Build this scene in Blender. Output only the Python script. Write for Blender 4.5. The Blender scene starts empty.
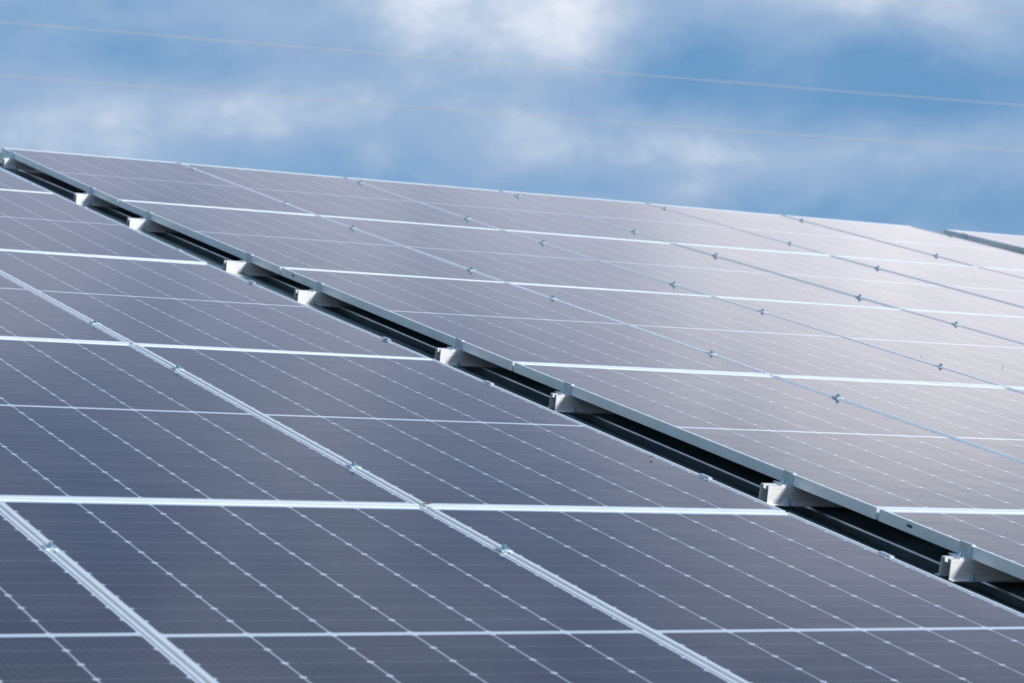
import bpy, bmesh, math, random
from mathutils import Matrix, Vector
random.seed(7)
scene = bpy.context.scene
COL = scene.collection

# ------------------------------------------------------------------ frame of reference
# Array frame: u runs along the row (level), v runs up the slope, n is the panel normal.
TILT = math.radians(15.567)
PLANE = Matrix(((1, 0, 0, 0),
                (0, math.cos(TILT), -math.sin(TILT), 0),
                (0, math.sin(TILT), math.cos(TILT), 0),
                (0, 0, 0, 1)))
def P(u, v, n=0.0):
    return PLANE @ Vector((u, v, n))

# ------------------------------------------------------------------ camera
F_PX = 2487.7
CR = Vector((0.88137948, -0.45507944, 0.12677883))     # camera right / down / forward in the array frame
CD = Vector((0.04785783, -0.18097249, -0.98232306))
CF = Vector((0.46997851, 0.87186677, -0.13772633))
CAM_P = Vector((-3.951044, -5.187690, 1.222960))
R3 = PLANE.to_3x3()
right, down, fwd = R3 @ CR, R3 @ CD, R3 @ CF
cam_d = bpy.data.cameras.new("camera")
cam = bpy.data.objects.new("camera", cam_d)
COL.objects.link(cam)
rot = Matrix((right, -down, -fwd)).transposed()
cam.matrix_world = Matrix.Translation(R3 @ CAM_P) @ rot.to_4x4()
cam_d.sensor_width = 36.0
cam_d.lens = F_PX / 1024 * 36.0
cam_d.clip_start = 0.05
cam_d.clip_end = 6000
cam_d.dof.use_dof = True
cam_d.dof.focus_distance = 7.6
cam_d.dof.aperture_fstop = 7.5
scene.camera = cam

def look(px, py):
    """world direction of a point of the sky"""
    return (right * (px - 512) + down * (py - 341.5) + fwd * F_PX).normalized()

# ------------------------------------------------------------------ sun
SUN = (R3 @ Vector((0.74, -1.15, 1.0))).normalized()
sun_el = math.asin(SUN.z)
sun_az = math.atan2(SUN.x, SUN.y)          # from +Y towards +X
sl = bpy.data.lights.new("sun", 'SUN')
sl.energy = 5.0
sl.angle = math.radians(9.0)
sl.color = (1.0, 0.97, 0.93)
so = bpy.data.objects.new("sun", sl)
so.rotation_euler = (-SUN).to_track_quat('-Z', 'Y').to_euler()
COL.objects.link(so)

# ------------------------------------------------------------------ node helper
class NG:
    def __init__(self, tree):
        self.t = tree; self.n = tree.nodes; self.l = tree.links
    def new(self, typ, **kw):
        n = self.n.new(typ)
        for k, v in kw.items(): setattr(n, k, v)
        return n
    def put(self, sock, val):
        if isinstance(val, bpy.types.NodeSocket): self.l.new(val, sock)
        elif val is not None: sock.default_value = val
    def m(self, op, a, b=None, c=None, clamp=False):
        n = self.new('ShaderNodeMath', operation=op, use_clamp=clamp)
        self.put(n.inputs[0], a); self.put(n.inputs[1], b); self.put(n.inputs[2], c)
        return n.outputs[0]
    def vm(self, op, a, b=None, out=0):
        n = self.new('ShaderNodeVectorMath', operation=op)
        self.put(n.inputs[0], a); self.put(n.inputs[1], b)
        return n.outputs[out]
    def mix(self, f, a, b, blend='MIX'):
        n = self.new('ShaderNodeMix', data_type='RGBA', blend_type=blend)
        self.put(n.inputs[0], f); self.put(n.inputs[6], a); self.put(n.inputs[7], b)
        return n.outputs[2]
    def noise(self, vec, scale, detail=4.0, rough=0.5, dist=0.0):
        n = self.new('ShaderNodeTexNoise')
        self.put(n.inputs['Vector'], vec)
        n.inputs['Scale'].default_value = scale; n.inputs['Detail'].default_value = detail
        n.inputs['Roughness'].default_value = rough; n.inputs['Distortion'].default_value = dist
        return n.outputs[0]
    def smooth(self, x, lo, hi, a=0.0, b=1.0):
        n = self.new('ShaderNodeMapRange', interpolation_type='SMOOTHSTEP')
        self.put(n.inputs[0], x); self.put(n.inputs[1], lo); self.put(n.inputs[2], hi)
        self.put(n.inputs[3], a); self.put(n.inputs[4], b)
        return n.outputs[0]

# ------------------------------------------------------------------ sky: Nishita air with a broken deck of clouds
world = bpy.data.worlds.new("World")
scene.world = world
world.use_nodes = True
g = NG(world.node_tree)
g.n.clear()
SKY_K = 0.1
sky = g.new('ShaderNodeTexSky', sky_type='NISHITA', sun_disc=False)
sky.sun_elevation = sun_el
sky.sun_rotation = sun_az
sky.air_density = 1.0; sky.dust_density = 0.6; sky.ozone_density = 3.0
D = g.new('ShaderNodeTexCoord').outputs['Generated']
def C(r, gg, b): return (r / SKY_K, gg / SKY_K, b / SKY_K, 1.0)
# stretch the noise so clouds lie in level banks
mp = g.new('ShaderNodeMapping'); g.put(mp.inputs[0], D); mp.inputs['Scale'].default_value = (1.0, 1.0, 1.7)
wv = mp.outputs[0]
n_big = g.noise(wv, 9.0, 5.0, 0.52, 0.3)
n_mid = g.noise(wv, 22.0, 6.0, 0.55, 0.4)
n_fine = g.noise(wv, 60.0, 5.0, 0.6, 0.2)
field = g.m('ADD', g.m('MULTIPLY', n_big, 0.42), g.m('ADD', g.m('MULTIPLY', n_mid, 0.42), g.m('MULTIPLY', n_fine, 0.16)))
field = g.m('SUBTRACT', field, 0.5)
def bank(px, py, rx, ry):
    """soft elliptical cloud bank centred on a sky direction; radii in degrees"""
    c = look(px, py)
    e = Vector((c.y, -c.x, 0)).normalized()
    up = e.cross(c).normalized()
    if up.z < 0: up = -up
    dx = g.vm('DOT_PRODUCT', D, tuple(e), 1); dy = g.vm('DOT_PRODUCT', D, tuple(up), 1)
    dc = g.vm('DOT_PRODUCT', D, tuple(c), 1)
    a = g.m('DIVIDE', dx, math.sin(math.radians(rx))); b = g.m('DIVIDE', dy, math.sin(math.radians(ry)))
    r2 = g.m('ADD', g.m('MULTIPLY', a, a), g.m('MULTIPLY', b, b))
    ex = g.m('POWER', 2.71828, g.m('MULTIPLY', r2, -1.0))
    return g.m('MULTIPLY', ex, g.m('GREATER_THAN', dc, 0.0))
BANKS = [  # px, py, rx, ry, weight
    (520, -15, 2.6, 1.3, 0.55), (405, 14, 1.2, 1.1, 0.30), (600, 42, 1.7, 1.0, 0.30), (480, 60, 3.0, 1.0, 0.15),
    (90, 120, 4.2, 1.0, 0.32), (290, 105, 2.2, 0.8, 0.18), (150, 20, 5.5, 1.1, -0.16),
    (880, -10, 5.0, 0.8, 0.34), (760, 85, 4.0, 1.2, -0.42), (1010, 100, 4.0, 0.8, -0.30), (690, 45, 1.4, 1.2, -0.20),
    (610, 140, 4.0, 0.7, 0.26), (880, 150, 3.2, 0.6, 0.16), (350, 165, 3.2, 0.9, -0.22), (230, 60, 3.5, 0.5, -0.12),
    (980, 215, 5.0, 0.8, -0.24), (690, 192, 0.9, 0.35, 0.26), (378, 156, 0.6, 0.45, 0.36), (540, 188, 2.6, 0.5, -0.16),
]
acc = g.m('MULTIPLY', field, 1.8)
for px, py, rx, ry, w in BANKS:
    acc = g.m('ADD', acc, g.m('MULTIPLY', bank(px, py, rx, ry), w))
# clear air -> grey-blue cloud -> lit white cloud
base = g.mix(0.7, sky.outputs[0], C(0.13, 0.33, 0.62))
veil = g.smooth(acc, -0.55, 0.20)
col = g.mix(veil, base, C(0.33, 0.47, 0.68))
lit = g.smooth(acc, 0.05, 0.75)
col = g.mix(lit, col, C(0.86, 0.90, 0.98))
# the overcast higher up: pale lavender deck, brightest over to the right
sep = g.new('ShaderNodeSeparateXYZ'); g.put(sep.inputs[0], D)
high = g.smooth(sep.outputs[2], math.sin(math.radians(13.2)), math.sin(math.radians(17.5)))
n_deck = g.noise(wv, 11.0, 5.0, 0.5, 0.3)
elev = g.smooth(sep.outputs[2], math.sin(math.radians(17)), math.sin(math.radians(31)))
deck_lo = g.mix(g.smooth(n_deck, 0.3, 0.7), C(0.38, 0.48, 0.68), C(0.68, 0.72, 0.90))
deck_hi = g.mix(g.smooth(n_deck, 0.3, 0.7), C(0.16, 0.25, 0.45), C(0.36, 0.44, 0.60))
deck = g.mix(elev, deck_lo, deck_hi)
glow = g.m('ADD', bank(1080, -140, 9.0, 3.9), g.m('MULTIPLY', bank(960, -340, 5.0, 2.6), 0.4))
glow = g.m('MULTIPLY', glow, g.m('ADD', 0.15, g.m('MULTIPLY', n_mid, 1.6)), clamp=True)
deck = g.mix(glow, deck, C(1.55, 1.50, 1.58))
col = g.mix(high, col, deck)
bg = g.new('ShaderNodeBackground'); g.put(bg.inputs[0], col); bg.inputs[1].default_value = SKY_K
g.l.new(bg.outputs[0], g.new('ShaderNodeOutputWorld').inputs[0])

scene.view_settings.view_transform = 'Standard'
scene.view_settings.look = 'None'
scene.view_settings.exposure = 0.0
scene.view_settings.gamma = 1.0
scene.view_settings.use_curve_mapping = False

# ------------------------------------------------------------------ dimensions of a module
WP, LP = 1.053, 2.11            # pitch along u / v
GAP_U, GAP_V = 0.0095, 0.013
PW, PL = WP - GAP_U, LP - GAP_V
FR, FH = 0.0098, 0.032           # frame lip, frame height
LIP = 0.0021
GAP = 0.2995                    # gap between tables

# ------------------------------------------------------------------ materials
def mat(name):
    m = bpy.data.materials.new(name); m.use_nodes = True
    t = NG(m.node_tree)
    return m, t, m.node_tree.nodes['Principled BSDF']
def metal(name, color, rough, metallic=0.75, var=0.08, scale=(3, 60, 60), bump=0.0):
    m, t, b = mat(name)
    oc = t.new('ShaderNodeTexCoord').outputs['Object']
    mp = t.new('ShaderNodeMapping'); t.put(mp.inputs[0], oc); mp.inputs['Scale'].default_value = scale
    n1 = t.noise(mp.outputs[0], 3.0, 4, 0.6); n2 = t.noise(oc, 9.0, 4, 0.6)
    k = t.m('ADD', t.m('MULTIPLY', n1, 0.5), t.m('MULTIPLY', n2, 0.5))
    lo = tuple(c * (1 - var) for c in color) + (1,); hi = tuple(min(1, c * (1 + var)) for c in color) + (1,)
    t.put(b.inputs['Base Color'], t.mix(t.smooth(k, 0.35, 0.65), lo, hi))
    t.put(b.inputs['Roughness'], t.m('ADD', rough - 0.05, t.m('MULTIPLY', n1, 0.1)))
    b.inputs['Metallic'].default_value = metallic
    if bump:
        bn = t.new('ShaderNodeBump'); bn.inputs['Strength'].default_value = bump; bn.inputs['Distance'].default_value = 0.001
        t.put(bn.inputs['Height'], n1); t.put(b.inputs['Normal'], bn.outputs[0])
    return m

M_FRAME = metal("anodised_aluminium", (0.72, 0.80, 0.83), 0.42, 0.45, 0.05)
M_RAIL = metal("mill_aluminium", (0.90, 0.90, 0.90), 0.42, 0.5, 0.12, (2, 80, 80), 0.05)
M_CLAMP = metal("clamp_aluminium", (0.62, 0.70, 0.74), 0.38, 0.8, 0.06)
M_BOLT = metal("sky_tinted_bolt_steel", (0.36, 0.58, 0.70), 0.3, 0.85, 0.1)  # blue of the reflected sky is put into the bolt colour
M_STEEL = metal("galvanised_steel", (0.30, 0.38, 0.40), 0.5, 0.6, 0.2, (6, 6, 6))
M_TRAY = metal("tray_steel", (0.40, 0.56, 0.68), 0.45, 0.6, 0.08, (6, 6, 6))
M_WIRE = metal("weathered_conductor", (0.52, 0.50, 0.45), 0.6, 0.1, 0.05, (1, 1, 1))
M_ROOF = metal("dark_coated_sheet", (0.07, 0.13, 0.145), 0.4, 0.0, 0.25, (4, 0.4, 4))
M_EDGE = metal("rib_edge_highlight", (0.50, 0.54, 0.55), 0.28, 0.95, 0.15, (6, 6, 6))  # pale metal for the rib bevels: edge highlight put into the colour
M_WALL, t, b = mat("rendered_wall")
t.put(b.inputs['Base Color'], t.mix(t.noise(t.new('ShaderNodeTexCoord').outputs['Object'], 3.0, 6, 0.6), (0.30, 0.28, 0.25, 1), (0.42, 0.40, 0.36, 1)))
b.inputs['Roughness'].default_value = 0.9
M_HOLE = mat("drain_slot")[0]
M_HOLE.node_tree.nodes['Principled BSDF'].inputs['Base Color'].default_value = (0.02, 0.025, 0.03, 1)
M_CABLE, t, b = mat("black_cable_jacket")
b.inputs['Base Color'].default_value = (0.03, 0.03, 0.032, 1); b.inputs['Roughness'].default_value = 0.4
M_LEAF, t, b = mat("dry_leaf")
t.put(b.inputs['Base Color'], t.mix(t.noise(t.new('ShaderNodeTexCoord').outputs['Object'], 60), (0.10, 0.05, 0.02, 1), (0.26, 0.14, 0.05, 1)))
b.inputs['Roughness'].default_value = 0.8
M_BACK, t, b = mat("backsheet_white")
b.inputs['Base Color'].default_value = (0.7, 0.7, 0.7, 1); b.inputs['Roughness'].default_value = 0.7

def cell_material():
    m, t, b = mat("half_cut_cells_under_glass")
    tc = t.new('ShaderNodeTexCoord')
    oc = tc.outputs['Object']
    info = t.new('ShaderNodeObjectInfo')
    s = t.new('ShaderNodeSeparateXYZ'); t.put(s.inputs[0], oc)
    x, y = s.outputs[0], s.outputs[1]
    mx, my, mid = 0.0055, 0.018, 0.018
    pcx = (PW - 2 * FR - 2 * mx) / 6
    half = (PL - 2 * FR - 2 * my - mid) / 2
    pcy = half / 12
    gx, gy, ch = 0.0025, 0.0004, 0.0070
    cx = t.m('DIVIDE', t.m('SUBTRACT', x, FR + mx), pcx)
    yc = t.m('SUBTRACT', t.m('ABSOLUTE', t.m('SUBTRACT', y, PL / 2)), mid / 2)
    cy = t.m('DIVIDE', yc, pcy)
    fx = t.m('FRACT', cx); fy = t.m('FRACT', cy)
    ax = t.m('MULTIPLY', t.m('MINIMUM', fx, t.m('SUBTRACT', 1.0, fx)), pcx)
    ay = t.m('MULTIPLY', t.m('MINIMUM', fy, t.m('SUBTRACT', 1.0, fy)), pcy)
    in_x = t.m('MULTIPLY', t.m('GREATER_THAN', cx, 0.0), t.m('LESS_THAN', cx, 6.0))
    in_y = t.m('MULTIPLY', t.m('GREATER_THAN', cy, 0.0), t.m('LESS_THAN', cy, 12.0))
    ok = t.m('MULTIPLY', t.m('GREATER_THAN', ax, gx / 2), t.m('GREATER_THAN', ay, gy / 2))
    ok = t.m('MULTIPLY', ok, t.m('GREATER_THAN', t.m('ADD', ax, ay), ch + gx / 2))
    cell = t.m('MULTIPLY', t.m('MULTIPLY', in_x, in_y), ok)
    # silver wires along the cell columns and the fine fingers across them
    fb = t.m('FRACT', t.m('MULTIPLY', fx, 10.0))
    ab = t.m('MULTIPLY', t.m('MINIMUM', fb, t.m('SUBTRACT', 1.0, fb)), pcx / 10)
    wire = t.m('LESS_THAN', t.m('ABSOLUTE', t.m('SUBTRACT', ab, pcx / 20)), 0.00022)
    # every cell has its own shade of blue-black
    idx = t.new('ShaderNodeCombineXYZ')
    t.put(idx.inputs[0], t.m('FLOOR', cx)); t.put(idx.inputs[1], t.m('FLOOR', t.m('DIVIDE', y, pcy)))
    t.put(idx.inputs[2], t.m('MULTIPLY', info.outputs['Random'], 91.0))
    wn = t.new('ShaderNodeTexWhiteNoise'); t.put(wn.inputs[0], idx.outputs[0])
    cellcol = t.mix(wn.outputs[0], (0.007, 0.011, 0.025, 1), (0.022, 0.026, 0.044, 1))
    cellcol = t.mix(t.m('MULTIPLY', info.outputs['Random'], 0.4), cellcol, (0.018, 0.018, 0.034, 1))
    cellcol = t.mix(t.m('MULTIPLY', wire, 0.25), cellcol, (0.30, 0.33, 0.38, 1))
    cc = t.mix(cell, (0.46, 0.56, 0.66, 1), cellcol)
    # thin dust, streaked down the slope
    geo = t.new('ShaderNodeNewGeometry').outputs['Position']
    mp = t.new('ShaderNodeMapping'); t.put(mp.inputs[0], geo); mp.inputs['Scale'].default_value = (1.0, 0.35, 0.35)
    dust = t.smooth(t.noise(mp.outputs[0], 4.0, 6, 0.65), 0.35, 0.75)
    dust = t.m('MULTIPLY', dust, 0.03)
    speck = t.smooth(t.noise(geo, 70.0, 2, 0.5), 0.72, 0.80)
    dust = t.m('ADD', dust, t.m('MULTIPLY', speck, 0.05), clamp=True)
    t.put(b.inputs['Base Color'], t.mix(dust, cc, (0.34, 0.31, 0.28, 1)))
    t.put(b.inputs['Roughness'], t.m('ADD', 0.10, t.m('MULTIPLY', dust, 0.8)))
    b.inputs['IOR'].default_value = 1.47
    b.inputs['Specular IOR Level'].default_value = 0.5
    bn = t.new('ShaderNodeBump'); bn.inputs['Strength'].default_value = 0.05; bn.inputs['Distance'].default_value = 0.01
    t.put(bn.inputs['Height'], t.noise(oc, 6.0, 2, 0.5)); t.put(b.inputs['Normal'], bn.outputs[0])
    return m
M_CELL = cell_material()

M_GRASS, t, b = mat("meadow_grass")
geo = t.new('ShaderNodeNewGeometry').outputs['Position']
gc = t.mix(t.smooth(t.noise(geo, 0.6, 6, 0.6), 0.3, 0.7), (0.030, 0.050, 0.014, 1), (0.075, 0.085, 0.030, 1))
t.put(b.inputs['Base Color'], t.mix(t.smooth(t.noise(geo, 35.0, 4, 0.7), 0.35, 0.7), gc, (0.05, 0.045, 0.02, 1)))
b.inputs['Roughness'].default_value = 0.95

# ------------------------------------------------------------------ mesh helpers
def box(bm, x0, x1, y0, y1, z0, z1, mi=0):
    v = [bm.verts.new((x, y, z)) for z in (z0, z1) for y in (y0, y1) for x in (x0, x1)]
    for q in ((0, 2, 3, 1), (4, 5, 7, 6), (0, 1, 5, 4), (2, 6, 7, 3), (0, 4, 6, 2), (1, 3, 7, 5)):
        f = bm.faces.new([v[i] for i in q]); f.material_index = mi
def bevel(bm, w, seg=2):
    bmesh.ops.bevel(bm, geom=list(bm.edges), offset=w, segments=seg, affect='EDGES', profile=0.5, clamp_overlap=True)
def cyl(bm, c, r, h, n=6, axis='z'):
    ret = bmesh.ops.create_cone(bm, cap_ends=True, segments=n, radius1=r, radius2=r, depth=h)
    mtx = Matrix.Translation(c)
    if axis == 'x': mtx = mtx @ Matrix.Rotation(math.pi / 2, 4, 'Y')
    if axis == 'y': mtx = mtx @ Matrix.Rotation(math.pi / 2, 4, 'X')
    bmesh.ops.transform(bm, matrix=mtx, verts=ret['verts'])
def profile(bm, pts, x0, x1, cap=True):
    """closed outline of (y, z) pairs swept along x"""
    a = [bm.verts.new((x0, y, z)) for y, z in pts]; c = [bm.verts.new((x1, y, z)) for y, z in pts]
    n = len(pts)
    for i in range(n):
        bm.faces.new((a[i], a[(i + 1) % n], c[(i + 1) % n], c[i]))
    if cap:
        bm.faces.new(a[::-1]); bm.faces.new(c)
def to_mesh(bm, name, *mats):
    bmesh.ops.recalc_face_normals(bm, faces=bm.faces)
    me = bpy.data.meshes.new(name); bm.to_mesh(me); bm.free()
    for m in mats: me.materials.append(m)
    return me
def put(name, me, parent=None, mw=None):
    o = bpy.data.objects.new(name, me); COL.objects.link(o)
    if parent is not None: o.parent = parent
    if mw is not None: o.matrix_world = mw
    return o
def empty(name, mw):
    o = bpy.data.objects.new(name, None); COL.objects.link(o)
    o.empty_display_size = 0.1; o.matrix_world = mw
    return o
def tag(o, label, cat, group=None):
    o['label'] = label; o['category'] = cat
    if group: o['group'] = group
    return o
ORD = ['first', 'second', 'third', 'fourth', 'fifth', 'sixth', 'seventh', 'eighth', 'ninth', 'tenth']

# ------------------------------------------------------------------ ground
bm = bmesh.new()
N = 24
bmesh.ops.create_circle(bm, cap_ends=True, segments=96, radius=3000)
gme = to_mesh(bm, "ground", M_GRASS)
GZ = -6.2
gr = put("ground", gme, None, Matrix.Translation((0, 0, GZ)))
gr['kind'] = 'structure'

# ------------------------------------------------------------------ solar panel prototype meshes
bm = bmesh.new()
box(bm, 0, FR, 0, PL, -FH, 0); box(bm, PW - FR, PW, 0, PL, -FH, 0)
bevel(bm, 0.0007, 1)
b2 = bmesh.new()
box(b2, FR + 0.0001, PW - FR - 0.0001, 0.0001, FR, -FH, -0.0001); box(b2, FR + 0.0001, PW - FR - 0.0001, PL - FR, PL - 0.0001, -FH, -0.0001)
bevel(b2, 0.0007, 1)
tmp = to_mesh(b2, "tmp"); bm.from_mesh(tmp); bpy.data.meshes.remove(tmp)
ME_FRAME = to_mesh(bm, "frame", M_FRAME)
bm = bmesh.new()
box(bm, FR - 0.0005, PW - FR + 0.0005, FR - 0.0005, PL - FR + 0.0005, -LIP - 0.005, -LIP)
for f in bm.faces:
    f.material_index = 0 if f.calc_center_median().z > -LIP - 0.0001 else 1
bmesh.ops.recalc_face_normals(bm, faces=bm.faces)
ME_GLASS = to_mesh(bm, "glass_sheet", M_CELL, M_BACK)
bm = bmesh.new()
box(bm, -0.0008, 0.0004, -0.011, 0.011, -0.0035, 0.0035)
bevel(bm, 0.0003, 1)
ME_HOLE = to_mesh(bm, "drain_hole", M_HOLE)

# surveyed joints: height and side-step of every row seam (k = -1 .. 4)
ZR = {-1: 0.0248, 0: 0.0125, 1: 0.0002, 2: -0.0062, 3: -0.0046, 4: 0.0115}
UR = {-1: -0.013, 0: -0.0089, 1: -0.0047, 2: -0.0006, 3: 0.0003, 4: 0.0138}
ZL = {-1: -0.0033, 0: -0.0025, 1: -0.0017, 2: -0.0094, 3: 0.0002, 4: 0.010}
UL = {-1: 0.030, 0: 0.0179, 1: 0.0037, 2: -0.0095, 3: -0.0120, 4: -0.0120}
UR = {k: q + 0.004 for k, q in UR.items()}; UL = {k: q - 0.005 for k, q in UL.items()}
ZT = {k: 0.009 for k in range(-1, 5)}; UT = {k: 0.0 for k in range(-1, 5)}

PROTO = {}
def make_panel():
    root = empty("solar_panel", Matrix.Identity(4))
    put("frame", ME_FRAME, root); put("glass_sheet", ME_GLASS, root)
    return root
def copy_thing(src):
    r = src.copy(); COL.objects.link(r)
    for ch in src.children:
        c = ch.copy(); COL.objects.link(c); c.parent = r
        for gch in ch.children:
            d = gch.copy(); COL.objects.link(d); d.parent = c
    return r
proto = make_panel(); used = [False]
def panel(u, z0, z1, u0, u1, k, label, group, jitter=True):
    """module whose lower-left corner sits at u, between seams k and k+1"""
    if not used[0]: o = proto; used[0] = True
    else: o = copy_thing(proto)
    a = Vector((u + u0, k * LP + GAP_V / 2, z0)); bvec = Vector((u + u1, (k + 1) * LP - GAP_V / 2, z1))
    ey = (bvec - a).normalized()
    ez = Vector((1, 0, 0)).cross(ey).normalized()
    if jitter:
        ez = (ez + Vector((random.uniform(-1, 1) * 0.0024, random.uniform(-1, 1) * 0.0015, 0))).normalized()
    ex = ey.cross(ez).normalized(); ez = ex.cross(ey).normalized()
    mtx = Matrix((ex, ey, ez)).transposed().to_4x4(); mtx.translation = a
    o.matrix_world = PLANE @ mtx
    tag(o, label, 'solar panel', group)
    return o
def cam_px(pt):
    d = R3.transposed() @ pt - CAM_P
    z = d.dot(CF)
    return (512 + F_PX * d.dot(CR) / z, 341.5 + F_PX * d.dot(CD) / z) if z > 0.2 else None
def seen(pts, m=40):
    q = [cam_px(p) for p in pts]
    q = [p for p in q if p]
    return bool(q) and max(p[0] for p in q) > -m and min(p[0] for p in q) < 1024 + m and max(p[1] for p in q) > -m and min(p[1] for p in q) < 683 + m

ROWNAME = {3: 'top row of all', 2: 'second row from the top', 1: 'third row from the top', 0: 'fourth row from the top', -1: 'lowest visible row'}
def in_plane(u, v): return P(u, v, 0)
holes_at = {(0, -1), (0, 1), (0, 3)}; drilled = []
# far table: six columns, gap edge at u = 0
for k in range(-1, 4):
    for c in range(0, 6):
        u = c * WP
        if not seen([in_plane(u + i * PW / 4, k * LP + j * PL / 8) for i in range(5) for j in range(9)], 0): continue
        pos = 'right beside the gap' if c == 0 else ('%s column from the gap' % ORD[c] if c < 5 else 'in the outermost column')
        o = panel(u, ZR[k], ZR[k + 1], UR[k], UR[k + 1], k, 'upper right array panel, %s, %s' % (ROWNAME[k], pos), 'panels of the upper right array')
        if (c, k) in holes_at: drilled.append(o)
# near table: columns counted from its edge on the gap
for k in range(-1, 4):
    for c in range(0, 4):
        u = -GAP - (c + 1) * WP + GAP_U
        if not seen([in_plane(u + i * PW / 4, k * LP + j * PL / 8) for i in range(5) for j in range(9)], 0): continue
        pos = 'right beside the gap' if c == 0 else '%s column from the gap' % ORD[c]
        panel(u, ZL[k], ZL[k + 1], UL[k], UL[k + 1], k, 'lower left array panel, %s, %s' % (ROWNAME[k], pos), 'panels of the lower left array')
for c in range(0, 3):
    panel(c * WP, ZR[-1] + 0.0123, ZR[-1], UR[-1], UR[-1], -2, 'upper right array panel below the lowest visible row, %s column from the gap' % ORD[c], 'panels of the upper right array')
    panel(-GAP - (c + 1) * WP + GAP_U, ZL[-1], ZL[-1], UL[-1], UL[-1], -2, 'lower left array panel below the lowest visible row, %s column from the gap' % ORD[c], 'panels of the lower left array')
# third table beyond the far right edge
U3 = 6 * WP - GAP_U + GAP
for k in (3, 2):
    for c in range(0, 2):
        u = U3 + c * WP
        if not seen([in_plane(u + i * PW / 4, k * LP + j * PL / 8) for i in range(5) for j in range(9)], 0): continue
        panel(u, ZT[k], ZT[k + 1], 0, 0, k, 'farthest array panel at right edge, %s, %s column' % (ROWNAME[k], ORD[c]), 'panels of the farthest array')

for o in drilled:
    fr = [ch for ch in o.children if ch.name.startswith('frame')][0]
    h = put("drain_hole", ME_HOLE, fr); h.location = (-0.0002, PL - 0.135, -0.013)

def zat(Z, v):
    q = v / LP; k = max(-1, min(3, math.floor(q))); f = q - k
    return Z[k] * (1 - f) + Z[k + 1] * f
uat = zat

# ------------------------------------------------------------------ mounting rails (hat section, open end)
RH = 0.052
def rail_mesh(L):
    bm = bmesh.new()
    tk = 0.0025
    outer = [(-0.036, -RH), (-0.036, -RH + tk), (-0.0225, -RH + tk), (-0.0195, 0), (-0.005, 0), (-0.005, -0.009), (-0.0075, -0.009), (-0.0075, -tk),
             (-0.017, -tk), (-0.0196, -RH)]
    # two mirrored halves of the hat joined by a web under the bolt slot
    profile(bm, outer, 0, L)
    profile(bm, [(-y, z) for y, z in outer], 0, L)
    box(bm, 0, L, -0.0076, 0.0076, -0.0115, -0.0092)
    return to_mesh(bm, "rail", M_RAIL)
bm = bmesh.new()
cyl(bm, (0, 0, 0.003), 0.0075, 0.006, 6); cyl(bm, (0, 0, 0.008), 0.004, 0.012, 12); cyl(bm, (0, 0, 0.0004), 0.011, 0.0012, 20)
ME_FOOTBOLT = to_mesh(bm, "bolt", M_BOLT)
VR = [8.19, 6.74, 5.86, 4.56, 3.79, 2.52, 1.71, 0.415, -0.39]
VL = [6.70, 5.84, 4.56, 3.73, 2.48, 1.70, 0.40, -0.43]
ENDU = [-0.05, -0.085, -0.10, -0.11, -0.10, -0.082, -0.055, -0.082, -0.065]
ME_RAIL = rail_mesh(6.45)
for i, v in enumerate(VR):
    z = zat(ZR, v) - FH - 0.0012
    root = put("mounting_rail", ME_RAIL, None, PLANE @ Matrix.Translation((uat(UR, v) + ENDU[i], v, z)))
    tag(root, 'sunlit aluminium rail end sticking out into the dark gap, %s from the top' % ORD[i], 'rail', 'rails under the upper right array')
    bt = put("bolt", ME_FOOTBOLT, root); bt.location = (0.066, -0.0295, -RH + 0.0027)
ME_RAIL2 = rail_mesh(4.4)
for i, v in enumerate(VL):
    z = zat(ZL, v) - FH - 0.0012
    root = put("mounting_rail", ME_RAIL2, None, PLANE @ Matrix.Translation((-GAP + uat(UL, v) - 4.4 + 0.045, v, z)))
    tag(root, 'aluminium rail hidden below the edge clamp of the lower left array, %s from the top' % ORD[i], 'rail', 'rails under the lower left array')

# ------------------------------------------------------------------ clamps
# mid clamp: hat-shaped plate bridging two frames, hex bolt standing proud
bm = bmesh.new()
box(bm, -0.0145, 0.0145, -0.016, 0.016, 0.0004, 0.0032)
bevel(bm, 0.0006, 1)
b2 = bmesh.new(); box(b2, -0.0038, 0.0038, -0.015, 0.015, -FH, 0.0004); tmp = to_mesh(b2, "t"); bm.from_mesh(tmp); bpy.data.meshes.remove(tmp)
ME_MID = to_mesh(bm, "clamp_plate", M_CLAMP)
bm = bmesh.new()
cyl(bm, (0, 0, 0.0067), 0.0065, 0.006, 6); cyl(bm, (0, 0, 0.0036), 0.009, 0.0010, 20); cyl(bm, (0, 0, 0.0112), 0.0038, 0.004, 12)
bevel_me = to_mesh(bm, "bolt", M_BOLT); ME_BOLT = bevel_me
# end clamp: lip over the frame, plate down its side, foot with bolt on the rail  (frame side at x = 0, free side -x)
bm = bmesh.new()
box(bm, -0.0035, 0.0095, -0.024, 0.024, 0.0004, 0.0034)
box(bm, -0.0035, -0.0006, -0.024, 0.024, -FH + 0.0002, 0.00035)
box(bm, -0.034, -0.0036, -0.024, 0.024, -FH - 0.0009, -FH + 0.0022)
bevel(bm, 0.0005, 1)
ME_END = to_mesh(bm, "clamp_bracket", M_CLAMP)
bm = bmesh.new()
cyl(bm, (-0.019, 0, -FH + 0.0065), 0.0075, 0.008, 6); cyl(bm, (-0.019, 0, -FH + 0.0125), 0.0042, 0.006, 12)
ME_ENDBOLT = to_mesh(bm, "bolt", M_BOLT)

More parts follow.
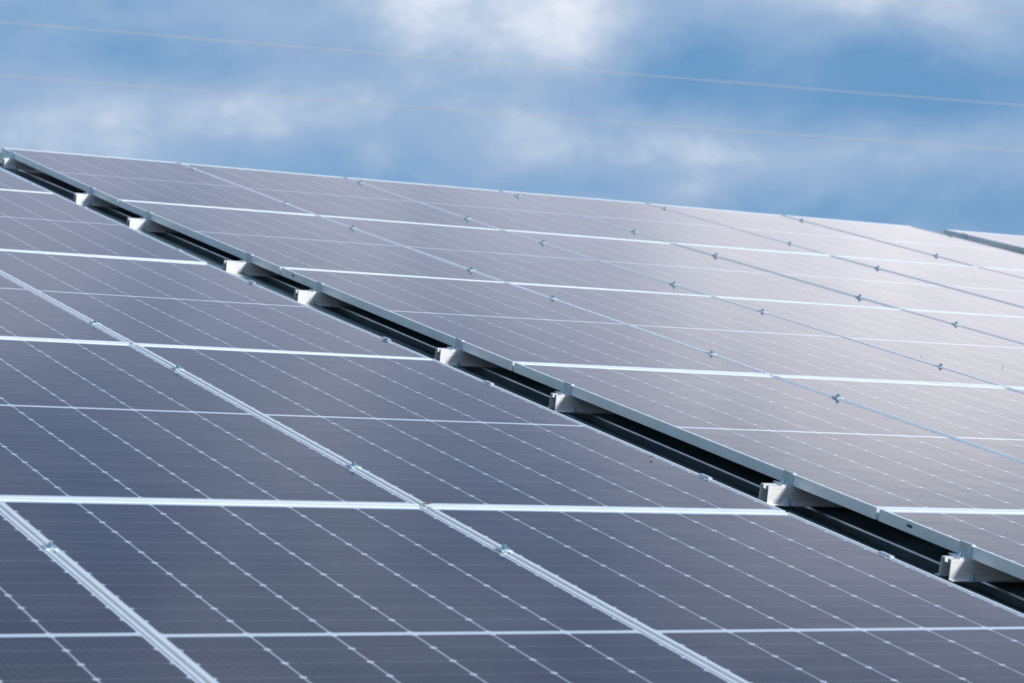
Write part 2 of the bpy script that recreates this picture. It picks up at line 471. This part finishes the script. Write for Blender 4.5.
def clamp(name, me, mebolt, u, v, z, label, group, mirror=False):
    mw = PLANE @ Matrix.Translation((u, v, z))
    if mirror: mw = mw @ Matrix.Rotation(math.pi, 4, 'Z')
    root = put(name, me, None, mw)
    bt = put("bolt", mebolt, root)
    return tag(root, label, 'clamp', group)
for s in range(1, 6):
    n = 0
    for v in VR:
        u = s * WP - GAP_U / 2 + uat(UR, v)
        if not seen([in_plane(u, v)], 0): continue
        n += 1
        clamp("mid_clamp", ME_MID, ME_BOLT, u, v + random.uniform(-.012, .012), zat(ZR, v),
              'bolted clamp, %s long seam of upper right array, %s from the top' % (ORD[s - 1], ORD[n - 1]), 'mid clamps of the upper right array')
for s in range(1, 3):
    n = 0
    for v in VL:
        u = -GAP - s * WP + GAP_U / 2 + uat(UL, v)
        if not seen([in_plane(u, v)], 0): continue
        n += 1
        clamp("mid_clamp", ME_MID, ME_BOLT, u, v + random.uniform(-.012, .012), zat(ZL, v),
              'bolted clamp, %s long seam of lower left array, %s from the top' % (ORD[s - 1], ORD[n - 1]), 'mid clamps of the lower left array')
for i, v in enumerate(VR):
    clamp("end_clamp", ME_END, ME_ENDBOLT, uat(UR, v), v + 0.010, zat(ZR, v),
          'end clamp, gap edge of upper right array, %s from the top' % ORD[i], 'end clamps on the gap edge of the upper right array')
for i, v in enumerate(VL):
    clamp("end_clamp", ME_END, ME_ENDBOLT, -GAP + uat(UL, v), v, zat(ZL, v),
          'bright end clamp tab, edge of lower left array, %s from the top' % ORD[i], 'end clamps on the gap edge of the lower left array', True)
v = 8.2
clamp("end_clamp", ME_END, ME_ENDBOLT, U3, v, ZT[3], 'end clamp on the near edge of the farthest array', 'end clamps of the farthest array')
clamp("end_clamp", ME_END, ME_ENDBOLT, 6 * WP - GAP_U + 0.012, 7.98, zat(ZR, 7.98), 'dark end clamp on the far right edge of the upper right array', None, True)

# ------------------------------------------------------------------ the building: ribbed sheet roof under the tables, walls below
RZ = -FH - RH - 0.0016          # top of the ribs, where the rails sit
RIB_H, RIB_P = 0.085, 0.25
V0, V1, U0, U1 = -7.5, 9.2, -10.0, 15.0
shed = empty("metal_roofed_building", PLANE @ Matrix.Translation((0, 0, RZ)))
tag(shed, 'dark ribbed metal roof seen in the gap between the two arrays', 'building')
bm = bmesh.new()
sec = []                        # (u, z, edge?) section across the ribs
u = U0
while u < U1 - 0.01:
    c = u + 0.155
    for x, z in ((c - 0.0792, -RIB_H), (c - 0.0782, -0.0048), (c - 0.0763, 0), (c + 0.0763, 0), (c + 0.0782, -0.0048), (c + 0.0792, -RIB_H)):
        sec.append((x, z))
    u += RIB_P
sec = sorted(set(sec))
a = [bm.verts.new((x, V0, z)) for x, z in sec]; c = [bm.verts.new((x, V1, z)) for x, z in sec]
lo = [bm.verts.new((x, V0, z - 0.012)) for x, z in sec]; lc = [bm.verts.new((x, V1, z - 0.012)) for x, z in sec]
for i in range(len(sec) - 1):
    f = bm.faces.new((a[i], a[i + 1], c[i + 1], c[i]))
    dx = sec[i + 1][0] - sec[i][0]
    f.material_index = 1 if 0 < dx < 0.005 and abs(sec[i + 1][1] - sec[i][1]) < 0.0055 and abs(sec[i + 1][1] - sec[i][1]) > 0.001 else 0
    bm.faces.new((lo[i], lc[i], lc[i + 1], lo[i + 1]))
    bm.faces.new((a[i], lo[i], lo[i + 1], a[i + 1])); bm.faces.new((c[i], c[i + 1], lc[i + 1], lc[i]))
bm.faces.new((a[0], c[0], lc[0], lo[0])); bm.faces.new((a[-1], lo[-1], lc[-1], c[-1]))
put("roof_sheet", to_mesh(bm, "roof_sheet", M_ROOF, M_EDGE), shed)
w0, w1 = P(U0 + 0.4, V0 + 0.3, RZ - 0.12), P(U1 - 0.4, V1 - 0.3, RZ - 0.12)
bm = bmesh.new()
vs = []
for x, y, z in ((w0.x, w0.y, w0.z), (w1.x, w0.y, w0.z), (w1.x, w1.y, w1.z), (w0.x, w1.y, w1.z)):
    vs.append((bm.verts.new((x, y, GZ - 0.2)), bm.verts.new((x, y, z))))
for i in range(4):
    p, q = vs[i], vs[(i + 1) % 4]
    bm.faces.new((p[0], q[0], q[1], p[1]))
bm.faces.new([p[1] for p in vs])
wl = put("wall", to_mesh(bm, "wall", M_WALL)); wl.parent = shed; wl.matrix_parent_inverse = shed.matrix_world.inverted()

# galvanised cable tray that shows beside the far end of the lower left array
bm = bmesh.new()
box(bm, 0, 0.10, 0, 3.6, -0.003, 0); box(bm, 0, 0.003, 0, 3.6, -0.04, -0.0031); box(bm, 0.097, 0.10, 0, 3.6, -0.04, -0.0031)
tr = put("cable_tray", to_mesh(bm, "tray", M_TRAY), None, PLANE @ Matrix.Translation((-0.375, 5.0, -0.026)) @ Matrix.Rotation(math.radians(-1.7), 4, 'Z'))
tag(tr, 'blue grey metal strip beside the upper end of the lower left array', 'cable tray')

# black string cable lying along the gap, sagging between the rails
def cable(pts, r, label):
    bm = bmesh.new(); m = 8; rings = []
    for i, q in enumerate(pts):
        t = (pts[min(i + 1, len(pts) - 1)] - pts[max(i - 1, 0)]).normalized()
        a = t.cross(Vector((0, 0, 1))).normalized(); b_ = a.cross(t)
        rings.append([bm.verts.new(q + a * (r * math.cos(k * math.tau / m)) + b_ * (r * math.sin(k * math.tau / m))) for k in range(m)])
    for i in range(len(rings) - 1):
        for k in range(m): bm.faces.new((rings[i][k], rings[i][(k + 1) % m], rings[i + 1][(k + 1) % m], rings[i + 1][k]))
    bm.faces.new(rings[0][::-1]); bm.faces.new(rings[-1])
    for f in bm.faces: f.smooth = True
    tag(put("cable", to_mesh(bm, "cable", M_CABLE), None, PLANE), label, 'cable')
cpts = []
for i in range(160):
    v = -1.9 + i * 0.064
    near = min(abs(v - q) for q in VR)
    cpts.append(Vector((0.052 + 0.006 * math.sin(v * 2.3) + 0.004 * math.sin(v * 7.1), v, RZ - 0.012 - 0.010 * min(1, near / 0.4) + 0.003 * math.sin(v * 5))))
cable(cpts, 0.0034, 'thin black cable running along the inside of the dark gap')
# ------------------------------------------------------------------ litter on the glass
def leaf(u, v, z, s, rz, label):
    bm = bmesh.new()
    pts = [(-1, 0), (-.5, .32), (.1, .4), (.6, .22), (1, 0), (.6, -.25), (.05, -.38), (-.55, -.28)]
    top = [bm.verts.new((x * s, y * s, 0.004 + 0.3 * s * abs(y) + 0.15 * s * x * x)) for x, y in pts]
    bot = [bm.verts.new((x * s, y * s, 0.0025 + 0.3 * s * abs(y) + 0.15 * s * x * x)) for x, y in pts]
    bm.faces.new(top); bm.faces.new(bot[::-1])
    for i in range(8): bm.faces.new((bot[i], bot[(i + 1) % 8], top[(i + 1) % 8], top[i]))
    o = put("dry_leaf", to_mesh(bm, "leaf", M_LEAF), None, PLANE @ Matrix.Translation((u, v, z)) @ Matrix.Rotation(rz, 4, 'Z'))
    tag(o, label, 'leaf')
leaf(2.146, 2.70, 0.0, 0.010, 0.4, 'brown leaf scrap on the upper right array, close above a long seam')
leaf(2.48, 2.60, -0.003, 0.008, 1.2, 'brown leaf scrap in the middle of a bright panel of the upper right array')
leaf(2.62, 2.57, -0.003, 0.009, 1.9, 'narrow leaf scrap at the right of the bright panel of the upper right array')
leaf(-1.33, -0.005, -0.002, 0.013, 0.2, 'rusty brown leaf scrap where two seams of the lower left array cross')
leaf(-0.335, 0.62, -0.002, 0.011, 0.9, 'brown leaf scrap on the lower left array near its gap edge')

# ------------------------------------------------------------------ overhead power lines
VPX = 7000.0
wdir = look(VPX, 573); wdir.z = 0; wdir.normalize()
def wire(px, py, dist, r, label):
    c = R3 @ CAM_P + look(px, py) * dist
    bm = bmesh.new(); n, m = 60, 8
    side = Vector((wdir.y, -wdir.x, 0)); rings = []
    for i in range(n + 1):
        d = (i / n - 0.5) * 150
        q = c + wdir * d + Vector((0, 0, 0.00008 * d * d))
        rings.append([bm.verts.new(q + side * (r * math.cos(k * math.tau / m)) + Vector((0, 0, r * math.sin(k * math.tau / m)))) for k in range(m)])
    for i in range(n):
        for k in range(m):
            bm.faces.new((rings[i][k], rings[i][(k + 1) % m], rings[i + 1][(k + 1) % m], rings[i + 1][k]))
    bm.faces.new(rings[0][::-1]); bm.faces.new(rings[-1])
    for f in bm.faces: f.smooth = True
    dg = put("power_line", to_mesh(bm, "power_line", M_WIRE))
    tag(dg, label, 'power line', 'power lines across the sky')
wire(512, 64.5, 62, 0.0068, 'upper long pale power line crossing the whole sky')
wire(512, 114, 62, 0.0058, 'fainter power line below the long pale one')
wire(950, 7, 62, 0.0058, 'short stretch of power line in the top right corner of the sky')
